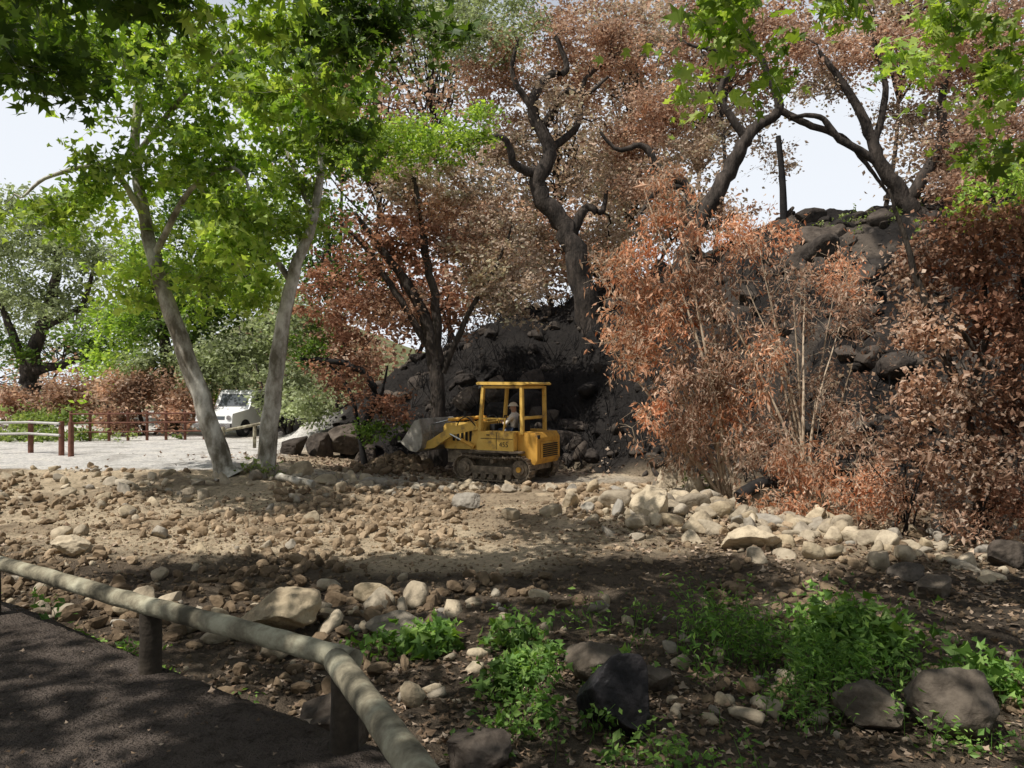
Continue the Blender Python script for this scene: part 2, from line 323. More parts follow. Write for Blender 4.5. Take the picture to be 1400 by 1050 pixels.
# ---------------- trees
def B(u,v,d,ru,rv,ry,n,m=0):
    c_=S(u,v,d); return (*c_,ru/F*d,ry,rv/F*d,n,m)
def LM(d,*pts):
    out=[]
    for p in pts:
        dd=p[3] if len(p)>3 else d
        out.append([*S(p[0],p[1],dd),p[2]])
    return out
def ground_limb(l,sink=.1):
    l[0][2]=g1(l[0][0],l[0][1])-sink; return l
def tree(name,limbs,blobs,bark,mats,leaf=.1,crad=.5,per=100,shape='d',hang=0.,up=.3,flat=.6,sides=7,jit=.2,twig=.018,svar=.4,rjit=.3,flare=1.6,sink=.1):
    root=empty(name,(limbs[0][0][0],limbs[0][0][1],limbs[0][0][2])); off=np.array(root.location)
    g=G(); nodes=[];rad=[]; per*=.85; leaf*=1.06
    ground_limb(limbs[0],sink)
    for li,l in enumerate(limbs):
        Q=smooth_path(l,6,jit)
        if li==0: Q[0,3]*=flare; Q[1,3]*=1+(flare-1)*.4
        tube(g,Q[:,:3]-off,Q[:,3],max(sides,10) if Q[0,3]>.1 else 5,lump=.04); 
        st=len(Q)//3 if li==0 else 1
        nodes+=list(Q[st:,:3]); rad+=list(Q[st:,3])
    C=[];CM=[]
    for b in blobs:
        n=b[6]; d=nrm(rng.normal(size=(n,3)))*(rng.random(n)**.42)[:,None]
        C.append(np.array(b[:3])+d*np.array(b[3:6])); CM+= [b[7]]*n
    C=np.concatenate(C); CM=np.array(CM)
    N0=np.array(nodes); D0=np.min(np.linalg.norm(C[:,None]-N0[None],axis=2),axis=1); o=np.argsort(D0)
    nodes=np.zeros((len(N0)+len(C)*6,3)); nodes[:len(N0)]=N0; rr=np.zeros(len(nodes)); rr[:len(N0)]=rad; k=len(N0)
    lg=G()
    for q in o:
        c_=C[q]; dd=np.linalg.norm(nodes[:k]-c_,axis=1); j=int(np.argmin(dd)); L_=dd[j]; a=nodes[j]
        t=np.linspace(0,1,6)[:,None]; p=a+(c_-a)*t; p[1:-1]+=rng.normal(size=(4,3))*.07*L_; p[:,2]+=(np.sin(t[:,0]*np.pi)*.10*L_)
        r0=min(rr[j]*.7,twig*(.6+.8*L_)); r1=max(r0*.3,.004); R=np.linspace(r0,r1,6)
        tube(g,p-off,R,4); nodes[k:k+5]=p[1:]; rr[k:k+5]=R[1:]; k+=5
        nl=max(4,int(per*rng.uniform(.5,1.5))); ns=5
        cr=crad*rng.uniform(.7,1.3)
        tips=c_+rng.normal(size=(ns,3))*cr*np.array([.8,.8,flat*.8])
        for tp in tips: tube(g,np.array([p[-2],(p[-2]+tp)/2+rng.normal(size=3)*.05*cr,tp])-off,[r1,r1*.7,.003],3)
        w=rng.integers(0,ns,nl); tt=rng.random(nl)**.6
        P=p[-2]+(tips[w]-p[-2])*tt[:,None]+rng.normal(size=(nl,3))*cr*.32*np.array([1,1,flat])
        leaves(lg,P-off,leaf,shape,hang,up,CM[q],r=np.clip(rng.normal(.5+rng.normal()*.18,rjit,nl),0,1),svar=svar)
    g.build('trunk_and_branches',[bark],root); lg.build('foliage',mats,root); return root
tree('sycamore_tree',[LM(20,(312,668,.27),(293,600,.24),(252,480,.21),(218,380,.18),(197,295,.15),(185,200,.12),(192,90,.09),(180,-40,.06)),
  LM(20,(197,295,.1),(150,230,.07,19.5),(70,240,.05,19),(30,270,.03,19)),LM(20,(210,350,.1),(260,260,.07,19),(320,230,.05,18.5),(350,280,.03,18)),LM(20,(187,210,.08),(260,120,.06,18.5),(330,60,.04,17)),LM(19,(192,100,.09),(60,30,.07,17.5),(-80,20,.05,16),(-150,0,.03,15))],
 [B(60,290,19.5,65,28,1.3,12),B(150,265,19.5,65,45,1.5,20),B(260,220,19,80,55,1.8,34),B(325,300,18.5,60,55,1.3,20),B(180,400,20.3,35,60,1.0,9),B(285,360,19.5,50,45,1.2,15),
  B(180,100,19,110,70,2.2,40),B(320,90,18,100,80,2.2,40),B(50,30,17,90,40,1.6,26),B(-110,60,16,130,60,1.5,52),B(-90,-50,14.2,120,50,1.6,44)],
 M['sybark'],[M['green']],.17,.5,62,'t',.15,.2,jit=.05)
tree('sycamore_tree',[LM(20.4,(360,668,.25),(370,570,.22),(385,450,.18),(403,370,.15),(428,300,.12),(440,200,.09),(430,80,.07),(440,-60,.04)),
  LM(20.4,(398,385,.09),(340,300,.07,20.8),(310,240,.04,21)),LM(20.4,(430,300,.08),(390,200,.05,21),(370,120,.03,21))],
 [B(400,290,20.8,55,55,1.3,22),B(430,190,20.5,60,65,1.5,24),B(350,180,21.5,70,60,1.2,16),B(450,70,20,80,70,2,26),B(330,400,21.5,45,45,1,10),B(285,430,22,30,40,1,6)],
 M['sybark'],[M['green']],.165,.48,60,'t',.15,.2,jit=.05)
# wide-crowned sycamore on the visitor side; its crown arches over trail and creek
tree('sycamore_tree',[[[-7.5,-3,0,.38],[-7,-2,3,.3],[-5.5,0,5.5,.22],[-4,3,7.2,.15],[-2.5,6,8,.1],[-1.5,9,8.2,.06]],
   [[-7,-2,3,.2],[-8,2,5.5,.14],[-7,6,7,.09],[-6.5,9,7.8,.05]],[[-5.5,0,5.5,.16],[-2,1,7.2,.12],[1,3,8,.09],[3,5.5,8,.06]]],
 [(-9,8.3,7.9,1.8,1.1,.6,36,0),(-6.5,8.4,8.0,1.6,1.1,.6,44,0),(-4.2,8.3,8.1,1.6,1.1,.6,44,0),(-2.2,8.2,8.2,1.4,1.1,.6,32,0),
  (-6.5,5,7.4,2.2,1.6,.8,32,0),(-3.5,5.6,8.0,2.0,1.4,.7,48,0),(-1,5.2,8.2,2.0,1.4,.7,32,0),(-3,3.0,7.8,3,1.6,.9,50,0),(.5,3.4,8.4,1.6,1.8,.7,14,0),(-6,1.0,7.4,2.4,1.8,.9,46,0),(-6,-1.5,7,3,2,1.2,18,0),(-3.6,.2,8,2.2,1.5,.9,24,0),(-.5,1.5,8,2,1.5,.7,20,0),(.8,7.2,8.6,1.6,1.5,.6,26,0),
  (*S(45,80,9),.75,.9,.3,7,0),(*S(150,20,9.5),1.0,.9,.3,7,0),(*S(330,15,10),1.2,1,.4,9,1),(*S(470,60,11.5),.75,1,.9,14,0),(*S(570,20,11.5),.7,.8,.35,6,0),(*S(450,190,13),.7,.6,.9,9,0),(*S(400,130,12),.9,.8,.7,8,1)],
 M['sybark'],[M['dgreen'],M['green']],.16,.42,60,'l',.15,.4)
tree('sycamore_tree',[[[8.5,-2,0,.36],[8.2,0,3,.3],[7,3,5.6,.2],[5.5,6,7,.13],[4,8,7.2,.07],[3,9,6.8,.03]],[[7.6,2,5,.15],[8.5,6,6.2,.1],[8,9.5,6.5,.06],[7,11.5,6,.03]],[[7.6,2,5,.13],[5,3,7.5,.08],[2.5,4.5,8,.04]]],
 [(*S(1005,15,9.2),.5,.5,.25,7,0),(*S(1050,95,9.5),.22,.3,.2,4,0),(*S(950,135,9.5),.1,.2,.2,2,0),(*S(1160,0,9.8),.4,.5,.2,4,0),(*S(1320,20,10.5),.8,.9,.35,9,0),(*S(1380,120,11),.5,.8,.5,9,0),(*S(1370,215,12),.4,.6,.4,5,0),(*S(1240,75,12),.2,.3,.2,3,0),
  (6,5,7.4,2.2,2,.7,24,0),(3.5,3.6,8,1.8,1.5,.6,16,0),(8.5,7,6.8,1.6,1.6,.8,12,0),(6,1,7.5,2,2,.8,12,0),(3,5.8,7.9,1.7,1.3,.5,20,0)],
 M['sybark'],[M['green']],.15,.34,40,'l',.2,.4)
tree('half_scorched_tree',[LM(25.6,(603,530,.26),(590,470,.22),(565,400,.17),(520,340,.12),(485,290,.07)),LM(25.6,(600,500,.17),(595,420,.15),(580,330,.12),(565,240,.07)),LM(25.6,(590,480,.13),(540,400,.11),(500,340,.08),(460,300,.05)),LM(25.6,(605,510,.12),(640,430,.09),(680,360,.06),(700,310,.03))],
 [B(560,195,25.5,95,38,2,38,0),B(640,175,25.5,45,30,1.2,14,0),B(490,225,25,50,30,1.3,12,0),
  B(540,335,25.9,85,60,1.8,34,1),B(470,420,25.4,60,60,1.6,26,1),B(620,300,26.4,70,60,1.6,28,3),B(660,350,26,60,55,1.4,30,2),B(700,400,26,50,50,1.3,18,2),B(560,430,26.2,90,35,1.5,18,3),B(590,250,26.5,100,40,1.4,24,2)],
 M['bark'],[M['green'],M['red'],M['dull'],M['brown']],.13,.5,110,'d',.15,.15,jit=.12,sink=.3)
tree('scorched_shrub',[LM(24.3,(500,590,.08),(480,540,.06),(450,500,.04)),LM(24.3,(500,590,.06),(520,540,.05),(530,500,.03)),LM(24.3,(500,590,.14),(510,530,.12),(480,500,.1),(440,492,.08),(410,490,.05))],
 [B(480,520,24.3,60,35,.8,18,0),B(530,560,24,35,35,.7,12,0),B(430,470,24.6,40,30,.8,12,1),B(520,590,23.8,40,15,.6,8,1)],M['char'],[M['red'],M['dgreen']],.11,.4,80,'d')
tree('scorched_oak_tree',[LM(30,(812,425,.5),(790,365,.44),(772,310,.38),(735,255,.33),(752,205,.27),(728,150,.21),(748,105,.16),(775,95,.12),(760,50,.08)),
   LM(30,(780,330,.24),(800,285,.17),(822,290,.12),(830,260,.07)),LM(30,(745,170,.18),(775,125,.13,29.5),(800,130,.09,29.5),(832,105,.05,29.5)),LM(30,(742,240,.22),(705,225,.16,29.6),(690,190,.12,29.3),(650,190,.08,29)),LM(30,(752,205,.17),(790,170,.13,31),(800,110,.1,31),(850,70,.07,32)),LM(30,(728,150,.14),(700,100,.1),(710,50,.06))],
 [B(760,60,32,120,70,2.2,64,0),B(680,110,31.5,70,60,1.6,34,0),B(700,200,31.3,65,45,1.4,28,1),B(850,100,32.5,80,70,2,44,0),B(680,40,30,70,40,2,26,2),B(690,300,31,60,50,1.5,26,1),B(880,190,32,60,50,1.5,26,0),B(740,330,31.5,40,45,1.2,12,1),B(840,330,32.5,50,40,1.2,18,1),B(640,30,32,80,50,2,24,2),B(820,240,33,60,50,1.5,24,1),B(760,130,29.3,60,40,.8,8,1)],
 M['bark'],[M['brown'],M['dull'],M['olive']],.13,.62,115,'d',.1,.1,jit=.1,twig=.025,flare=1.2,sink=.9)
tree('scorched_oak_tree',[LM(28.6,(925,400,.4),(940,335,.36),(975,275,.3),(1005,215,.26),(1030,175,.21),(1065,150,.17),(1048,95,.12),(1020,40,.08)),
   LM(28.6,(950,320,.24),(938,255,.19),(905,235,.15),(880,200,.12),(845,205,.08),(820,180,.05)),LM(28.6,(1065,150,.14),(1110,172,.12),(1155,190,.1),(1185,225,.08),(1215,265,.05)),LM(28.6,(1020,190,.16),(985,130,.12),(1000,80,.09),(940,60,.05)),LM(28.6,(938,255,.12),(900,260,.09),(870,300,.06))],
 [B(1000,60,30,100,55,1.8,52,0),B(900,150,30.3,70,50,1.6,38,0),B(950,190,30.5,55,40,1.2,28,1),B(1100,70,30.5,80,50,2,38,0),B(930,30,31,80,40,2,26,1),B(880,260,29.8,45,40,1.2,20,0),B(1060,215,30,40,22,1,8,1),B(1060,120,30.5,60,30,1,14,0),B(1010,300,29,50,30,1,12,0)],
 M['bark'],[M['brown'],M['dull']],.12,.55,98,'d',.1,.1,jit=.12,twig=.025,flare=1.2,sink=.6)
tree('scorched_oak_tree',[LM(26.5,(1268,320,.36),(1240,275,.3),(1205,225,.23),(1185,170,.17),(1150,110,.12),(1120,70,.07)),
   LM(26.5,(1240,275,.22),(1285,200,.17),(1290,120,.12),(1310,50,.07)),LM(26.5,(1205,225,.15),(1150,190,.12),(1120,160,.09),(1080,160,.06)),LM(26.5,(1195,200,.13),(1210,120,.1),(1190,40,.06))],
 [B(1180,60,27,85,50,1.6,44,0),B(1290,90,26.5,80,65,1.6,46,0),B(1340,200,26.3,70,60,1.6,40,0),B(1240,150,27.5,50,40,1.1,18,1),B(1120,120,27.5,45,28,1.0,14,1),B(1390,60,26,60,70,1.6,22,0),B(1310,260,25.8,45,30,1,18,0)],
 M['bark'],[M['brown'],M['dull']],.115,.5,98,'d',.1,.1,jit=.12,twig=.025,flare=1.2,sink=.6)
def shoots(d,base,tips,r=.045):
    out=[]
    for u,v in tips:
        b=base; out.append(LM(d,(b[0]+rng.normal()*8,b[1],r,d+rng.normal()*.15),((b[0]*.62+u*.38)+rng.normal()*6,b[1]*.55+v*.45,r*.7,d+rng.normal()*.3),(u,v,r*.2,d+rng.normal()*.5)))
    for o_ in out: o_[0][2]=g1(o_[0][0],o_[0][1])-.05
    return out
tree('scorched_willow_shrub',shoots(16.8,(1000,690),[(815,370),(850,330),(880,260),(915,235),(950,290),(985,340),(830,470),(860,430),(930,360),(1010,400),(870,560)],.045),
 [B(930,300,16.8,50,45,.8,26),B(860,370,16.8,45,40,.7,28),B(900,430,16.8,70,60,.9,52),B(960,390,16.9,60,60,.9,36,1),B(860,480,16.6,45,45,.6,22),B(930,520,16.6,60,60,.8,36,1),B(950,600,16.5,55,45,.7,32,1),B(1010,560,16.6,50,60,.7,26),B(895,570,16.3,35,40,.5,10),B(1000,480,16.8,50,50,.7,22,1),B(905,245,16.8,25,25,.4,7),B(1010,330,17,40,35,.6,14)],
 M['twig'],[M['orange'],M['brown']],.115,.26,44,'n',.55,0,flat=1.2,flare=1,twig=.01,rjit=.33)
tree('scorched_willow_shrub',shoots(16.2,(1105,690),[(980,400),(1020,390),(1050,380),(1085,400),(1100,385),(1140,400),(1150,440),(1165,500),(1010,450),(1180,560),(1040,350)],.04),
 [B(1050,330,17,50,35,.7,18,0),B(1080,420,16.2,90,60,.9,24,1),B(1150,380,17,50,35,.7,24,0),B(1040,600,16,50,45,.7,30,1),B(1100,640,15.6,55,35,.7,34,0),B(1070,700,14.9,55,22,.5,26,0),B(1120,520,16.3,70,60,.9,24,1),B(1180,440,17.2,40,45,.7,16,1),B(1170,600,16,50,50,.7,24,1),B(1040,500,16.2,50,60,.8,18,0),B(1190,670,14.6,60,30,.7,26,0)],
 M['twig'],[M['orange'],M['brown']],.10,.26,42,'n',.5,0,flat=1.2,flare=1,twig=.009,rjit=.33)
tree('scorched_tree',[LM(13.2,(1345,740,.1),(1320,560,.085),(1270,430,.07),(1235,320,.045),(1215,260,.025)),LM(13.2,(1350,740,.1),(1370,600,.09),(1395,450,.07),(1400,320,.045)),LM(13.2,(1320,560,.06),(1350,450,.05),(1340,350,.03)),LM(13,(1290,420,.05),(1350,500,.04),(1420,570,.03))],
 [B(1300,340,13.5,60,50,.9,34,0),B(1370,330,13,60,60,.9,36,0),B(1260,440,13.4,45,50,.8,26,1),B(1360,440,13,60,60,.9,36,0),B(1390,560,12.8,50,70,.9,34,0),B(1290,540,13,50,50,.7,24,1),B(1330,630,12.8,60,50,.8,30,1),B(1240,590,13.8,40,60,.7,18,1),B(1430,400,13,60,90,1,24,0),B(1400,680,12.3,50,40,.7,22,0),B(1380,250,13,50,30,.8,14,2),B(1330,290,13.5,30,20,.5,6,2),B(1245,350,13.8,30,35,.5,12,1)],
 M['bark'],[M['red'],M['brown'],M['green']],.09,.28,54,'d',.35,0,flat=1.,flare=1,twig=.01)
tree('scorched_shrub',shoots(14.2,(1235,720),[(1200,560),(1240,520),(1280,600),(1215,600),(1260,570),(1180,620),(1300,640)],.02),
 [B(1230,600,14.2,50,60,.7,16,0),B(1260,680,13.8,60,30,.6,22,0),B(1190,680,14.2,45,30,.6,14,1),B(1330,710,12.8,50,25,.5,16,0)],M['char'],[M['brown'],M['orange']],.085,.25,38,'n',.4,0,flare=1,twig=.009)
tree('oak_tree',[LM(42,(45,585,.55),(40,520,.45),(55,450,.35),(75,390,.25),(80,330,.15)),LM(42,(42,510,.3),(90,495,.2),(150,480,.12)),LM(42,(40,520,.3),(15,450,.2),(-10,400,.1)),LM(42,(55,450,.2),(110,420,.15),(130,360,.08))],
 [B(45,310,42,60,45,3,40,0),B(100,350,41,45,50,2.5,28,0),B(20,400,42,55,45,2.0,26,0),B(90,420,42,50,30,2.0,16,0),B(-20,330,42,60,60,3,26,0),B(130,470,40,35,30,2,10,1),B(15,470,41,30,20,2,6,1)],
 M['bark'],[M['olive'],M['dgreen']],.2,.9,110,'d',.1,jit=.15)
tree('oak_tree',[LM(37,(235,590,.35),(230,500,.28),(215,420,.2),(220,340,.1)),LM(37,(230,500,.2),(280,440,.14),(300,380,.07))],
 [B(200,370,37,55,55,2.2,36,0),B(250,430,36.5,60,55,2.2,40,1),B(170,440,37,45,50,2,26,0),B(300,400,36,55,60,2,30,1),B(330,490,35,50,45,1.6,24,2),B(270,300,38,80,50,2.5,36,1),B(160,500,36,40,30,1.5,14,0),B(390,430,34,45,60,1.8,22,2)],
 M['bark'],[M['green'],M['dgreen'],M['olive']],.19,.8,100,'d',.1,jit=.15)
tree('scorched_shrub',[LM(34.5,(200,600,.1),(190,560,.08),(180,520,.04)),LM(34.5,(205,600,.08),(240,560,.06),(250,530,.03)),LM(34.5,(200,600,.08),(150,560,.06),(140,530,.03))],
 [B(190,530,34.5,55,32,1.3,40,0),B(245,560,34,40,32,1.2,26,0),B(150,575,34,35,25,1.1,18,0),B(210,490,35,50,25,1.3,18,1),B(265,520,34.5,35,40,1.2,14,1)],M['bark'],[M['brown'],M['olive']],.16,.55,100,'d')
tree('scorched_shrub',[LM(40,(80,600,.1),(90,560,.08),(100,530,.04)),LM(40,(80,600,.08),(50,560,.06),(30,540,.03))],
 [B(100,545,40,45,28,1.5,34,0),B(20,560,40,40,22,1.5,24,1),B(60,575,38,60,12,1.2,20,2)],M['bark'],[M['brown'],M['brown'],M['grassy']],.18,.6,100,'d')
tree('green_shrub',[LM(33,(395,600,.1),(400,560,.08),(390,500,.04)),LM(33,(395,600,.08),(370,560,.06),(350,500,.03))],
 [B(395,530,32,45,50,1.4,28,0),B(350,490,34.5,45,25,1.2,16,0),B(280,530,37,22,35,1.4,12,1),B(430,560,29,30,30,1,12,0)],M['bark'],[M['olive'],M['green']],.15,.55,100,'d')
def mass(name,items,leaf,crad,per):
    root=empty(name); g=G(); lg=G(); mats=[M['olive'],M['dgreen'],M['brown'],M['dull'],M['red'],M['green']]
    for (x,y,zc,rx,ry,rz,n,m) in items:
        z0=g1(x,y); bx=x+rng.normal()*.8; pp=smooth_path([[bx,y,z0-.2,0],[(x+bx)/2+rng.normal()*.5,y,z0*.6+zc*.4,0],[x+rng.normal()*.4,y,z0*.25+zc*.75,0],[x,y,zc+rz*.2,0]],5)[:,:3]; tube(g,pp,np.linspace(.13,.04,len(pp)),6)
        d=nrm(rng.normal(size=(n,3)))*(rng.random(n)**.4)[:,None]; C=np.array([x,y,zc])+d*np.array([rx,ry,rz])
        for c_ in C:
            a=pp[rng.integers(len(pp)//2,len(pp))]; tube(g,np.array([a,(c_+a)/2+rng.normal(size=3)*.3,c_]),[.07,.045,.02],3)
            nl=int(per*rng.uniform(.6,1.4)); leaves(lg,c_+rng.normal(size=(nl,3))*crad*np.array([1,1,.6]),leaf,'d',.1,.3,m,r=np.clip(rng.normal(.5+rng.normal()*.15,.3,nl),0,1))
    g.build('trunks',[M['bark']],root); lg.build('foliage',mats,root)
it=[]
for u,v,d,ru,rv,n,m in ((-60,420,55,120,100,40,0),(90,470,58,120,60,36,0),(220,400,52,110,110,46,0),(340,330,50,110,110,50,5),(450,350,44,90,110,46,1),(330,470,48,90,70,32,0),(60,540,52,120,40,30,2),(460,480,40,70,70,34,2),(250,540,50,110,40,26,2),
      (520,170,42,110,130,70,2),(460,60,46,110,100,40,5),(600,40,42,110,90,56,0),(640,280,40,90,90,50,3),(760,200,44,110,110,66,3),(860,60,44,110,80,56,3),(860,250,40,80,80,50,3),(720,340,38,70,60,40,2),(1000,20,40,120,60,40,2),(1240,20,38,120,50,36,3),(1360,60,36,110,110,54,2),(1400,230,32,70,60,40,2),(560,400,36,80,60,34,4),(-40,520,70,200,50,30,0),(820,350,42,60,50,34,3),(960,140,44,80,70,44,3),(1310,200,36,60,70,30,3),(930,290,40,40,40,22,3),(680,400,36,50,40,24,3)):
    p=S(u,v,d); it.append((*p,ru/F*d,3,rv/F*d,n,m))
mass('distant_woodland',it,.26,1.0,88)
it=[(x,y,6.5,4.5,3,5.0,42,m) for x,y,m in ((-17,-6,1),(-9,-11,1),(0,-12,1),(9,-11,1),(17,-5,1),(-21,3,1),(19,4,1))]
mass('unseen_sky_block_woodland',it,.5,1.6,45)  # unseen trees behind and beside the camera, added to block sky light
# ---------------- weeds, litter, brush
g=G()
def weeds(cx,cy,rx,ry,n,h,leaf,shape='d',m=0,up=.5):
    c0=zone(n,cx,cy,rx,ry); c0=c0[c0[:,0]-np.interp(c0[:,1],YB,XB)>.05]; dd=fbm(np.column_stack([c0*2.2,c0[:,0]*0]),2,91)+rng.normal(size=len(c0))*.12; c0=c0[dd>-.08]; z=gz(c0[:,0],c0[:,1],True)
    for (x,y),zz in zip(c0,z):
        hh=h*rng.uniform(.4,1.4); lean=rng.normal(size=2)*.3*hh; tube(g,[[x,y,zz-.02],[x+lean[0]*.4,y+lean[1]*.4,zz+hh*.6],[x+lean[0],y+lean[1],zz+hh]],[.004,.003,.002],3,1)
        k=rng.integers(9,20); t=rng.uniform(.15,1.05,k)[:,None]
        P=np.array([x,y,zz])+t*np.array([lean[0],lean[1],hh])+rng.normal(size=(k,3))*np.array([.07,.07,.02])*(h/.3+.3)
        leaves(g,P,leaf*rng.uniform(.7,1.3),shape,0,up,m,r=np.clip(rng.normal(.5,.3,k)+rng.normal()*.2,0,1))
weeds(1.8,8.4,.8,.5,280,.44,.07,'n'); weeds(2.5,7.3,.8,.6,230,.38,.07,'n'); weeds(3.4,7.9,.45,.5,110,.45,.10,'t')
weeds(-.6,7.9,.8,.35,130,.2,.085,'t'); weeds(.3,6.9,.6,.45,90,.2,.07,'t'); weeds(.2,5.9,.5,.35,90,.22,.06,'d'); weeds(2.6,6.4,.6,.4,80,.28,.06,'n')
weeds(4.3,6.6,.35,.6,70,.32,.085,'t'); weeds(-2.6,6.1,.8,.4,90,.2,.055,'d'); weeds(-4.2,7.4,1,.5,50,.18,.055,'d'); weeds(.9,5.4,.6,.25,60,.2,.05,'d'); weeds(3.4,5.6,.8,.4,40,.2,.05,'d')
g.build('green_weeds',[M['weed'],M['weed']])
g=G(); weeds(-6.3,19.9,.35,.2,18,.4,.12,'t'); weeds(3.9,17.3,.3,.3,30,.4,.1,'t'); weeds(11.8,27,2,1,130,.25,.08,'t'); weeds(-19,31,4,1.0,260,.4,.13,'t'); g.build('creekside_weeds',[M['grassy'],M['grassy']])
g=G()
def litter(n,cx,cy,rx,ry,s,m=0,off=.4):
    p=zone(n,cx,cy,rx,ry); p=p[p[:,0]-np.interp(p[:,1],YB,XB)>off]; z=gz(p[:,0],p[:,1],True)+.012+.01*rng.random(len(p)); leaves(g,np.column_stack([p,z]),s,'t',-.12,2.5,m)
litter(4200,1.2,6.6,4,1.8,.055); litter(1300,-2.5,5.8,2.5,1.5,.05,off=.1); litter(3000,4.5,14.5,3.2,3,.09); litter(1500,6,10,3,2.5,.07); litter(2500,-3,24.2,5,1.5,.1); litter(2500,9,15.5,4,3,.1); litter(1500,-6,14,5,4,.06); litter(350,-2.4,3.4,2.4,1.5,.025,off=-9)
g.build('leaf_litter',[M['litter']])
g=G()
for q in range(700):
    x=rng.uniform(-4,16); y=np.interp(x,FX,FY)+rng.uniform(0,9); z=g1(x,y); h=rng.uniform(.2,1.2)
    for k_ in range(4):
        e=np.array([x+rng.normal()*.35*h,y+rng.normal()*.35*h,z+h*rng.uniform(.5,1)]); tube(g,[[x,y,z-.05],(np.array([x,y,z])+e)/2+rng.normal(size=3)*.06,e],[.016,.012,.006],3)
g.build('burnt_brush',[M['char']])
g=G(); b=S(1072,300,28.5); z0=g1(b[0],b[1]); tp=S(1064,186,28.5)
tube(g,smooth_path([[b[0],b[1],z0-.3,.12],[(b[0]+tp[0])/2+.04,b[1],(z0+tp[2])/2,.11],[*tp,.09]],5)[:,:3],np.linspace(.14,.10,11),8,cap=True,lump=.04)
tube(g,[[tp[0],tp[1],tp[2]-.4],[tp[0]+.12,tp[1],tp[2]-.3],[tp[0]+.2,tp[1],tp[2]-.1]],[.03,.025,.015],5)
g.build('charred_snag',[M['char']])
g=G(); a=S(380,665,19.6); tube(g,smooth_path([[a[0],a[1],g1(a[0],a[1])+.1,.11],[a[0]+.5,a[1]-.3,g1(a[0]+.5,a[1]-.3)+.12,.1],[a[0]+1.0,a[1]-.5,g1(a[0]+1,a[1]-.5)+.1,.08]],5)[:,:3],.1,8,cap=True,lump=.06); g.build('fallen_log',[M['sybark']])
g=G(); a=S(1010,670,15.3); b=S(1065,655,15.8); tube(g,smooth_path([[a[0],a[1],g1(a[0],a[1])+.25,.1],[*((a+b)/2),.1],[b[0],b[1],g1(b[0],b[1])+.55,.1]],5)[:,:3],.13,8,cap=True,lump=.08); g.build('fallen_log',[M['char']])
# ---------------- log rail fence in foreground
fe=empty('wooden_rail_fence')
def log(name,a,b,r0,r1,m=M['wood']):
    n=40; g=G(); t=np.linspace(0,1,n)[:,None]; P=np.array(a)+(np.array(b)-np.array(a))*t; P[:,2]+=.006*np.sin(t[:,0]*9)+.002*rng.normal(size=n)
    R=np.linspace(r0,r1,n)*(1+.03*vn(np.stack([t[:,0]*12,t[:,0]*0,t[:,0]*0],1),3)); tube(g,P,R,20,cap=True,lump=.01); return g.build(name,[m],fe)
log('rail_1',(-3.85,5.75,.395),(-.72,3.64,.38),.048,.054)
log('rail_2',(-.79,3.58,.405),(.75,.35,.40),.057,.06)
log('rail_3',(-8.6,9.4,.42),(-3.8,5.72,.40),.052,.048)
for i_,(x,y,h) in enumerate(((-3.72,5.68,.37),(-2.08,4.58,.34),(-.76,3.6,.36),(.1,1.7,.36),(-6.2,7.55,.38))):
    g=G(); tube(g,[[x,y,-1.0],[x,y,0],[x+.005,y,h*.6],[x,y,h]],[.065,.065,.062,.06],14,cap=True,lump=.015); g.build('post_%d'%(i_+1),[M['post']],fe)
# ---------------- far fences
M['fencew']=surf('pale_rail',[(.35,.33,.3),(.55,.53,.5)],5,.8,.1)
M['fencer']=surf('redwood_post',[(.10,.045,.03),(.22,.10,.07)],6,.9,.3)
fe=empty('parking_lot_fence')
g=G()
for u,d in ((-160,24.5),(-60,24.8),(42,25.5),(84,24.6),(97,24.2)):
    x=(u-700)/F*d; z=g1(x,d); tube(g,[[x,d,z-.1],[x,d,z+1.05]],[.085,.08],10,cap=True)
g.build('posts',[M['fencer']],fe); g=G()
for h in (.98,.62):
    p=[(-160,24.5),(-60,24.8),(42,25.5),(84,24.6)]; Q=[[(u-700)/F*d,d-.09,g1((u-700)/F*d,d)+h] for u,d in p]; tube(g,Q,.04,8,cap=True)
g.build('rails',[M['fencew']],fe)
fe=empty('ranch_rail_fence'); g=G(); pts=[(97+26*i,30.5+.15*i) for i in range(8)]
for u,d in pts:
    x=(u-700)/F*d; z=g1(x,d); tube(g,[[x,d,z-.1],[x,d,z+1.15]],.06,8,cap=True)
for h in (1.05,.7,.35): tube(g,[[(u-700)/F*d,d-.08,g1((u-700)/F*d,d)+h] for u,d in pts],.035,6,cap=True)
g.build('posts_and_rails',[M['fencer']],fe)
fe=empty('gate_rail'); g=G()
a=S(305,600,27);b=S(348,600,27.5); za=g1(a[0],a[1])
for p in (a,b): tube(g,[[p[0],p[1],za-.1],[p[0],p[1],za+.75]],.06,8,cap=True)
tube(g,[[a[0]-.3,a[1]-.05,za+.55],[b[0]+.3,b[1]-.05,za+.85]],.05,8,cap=True); g.build('timber',[M['wood']],fe)
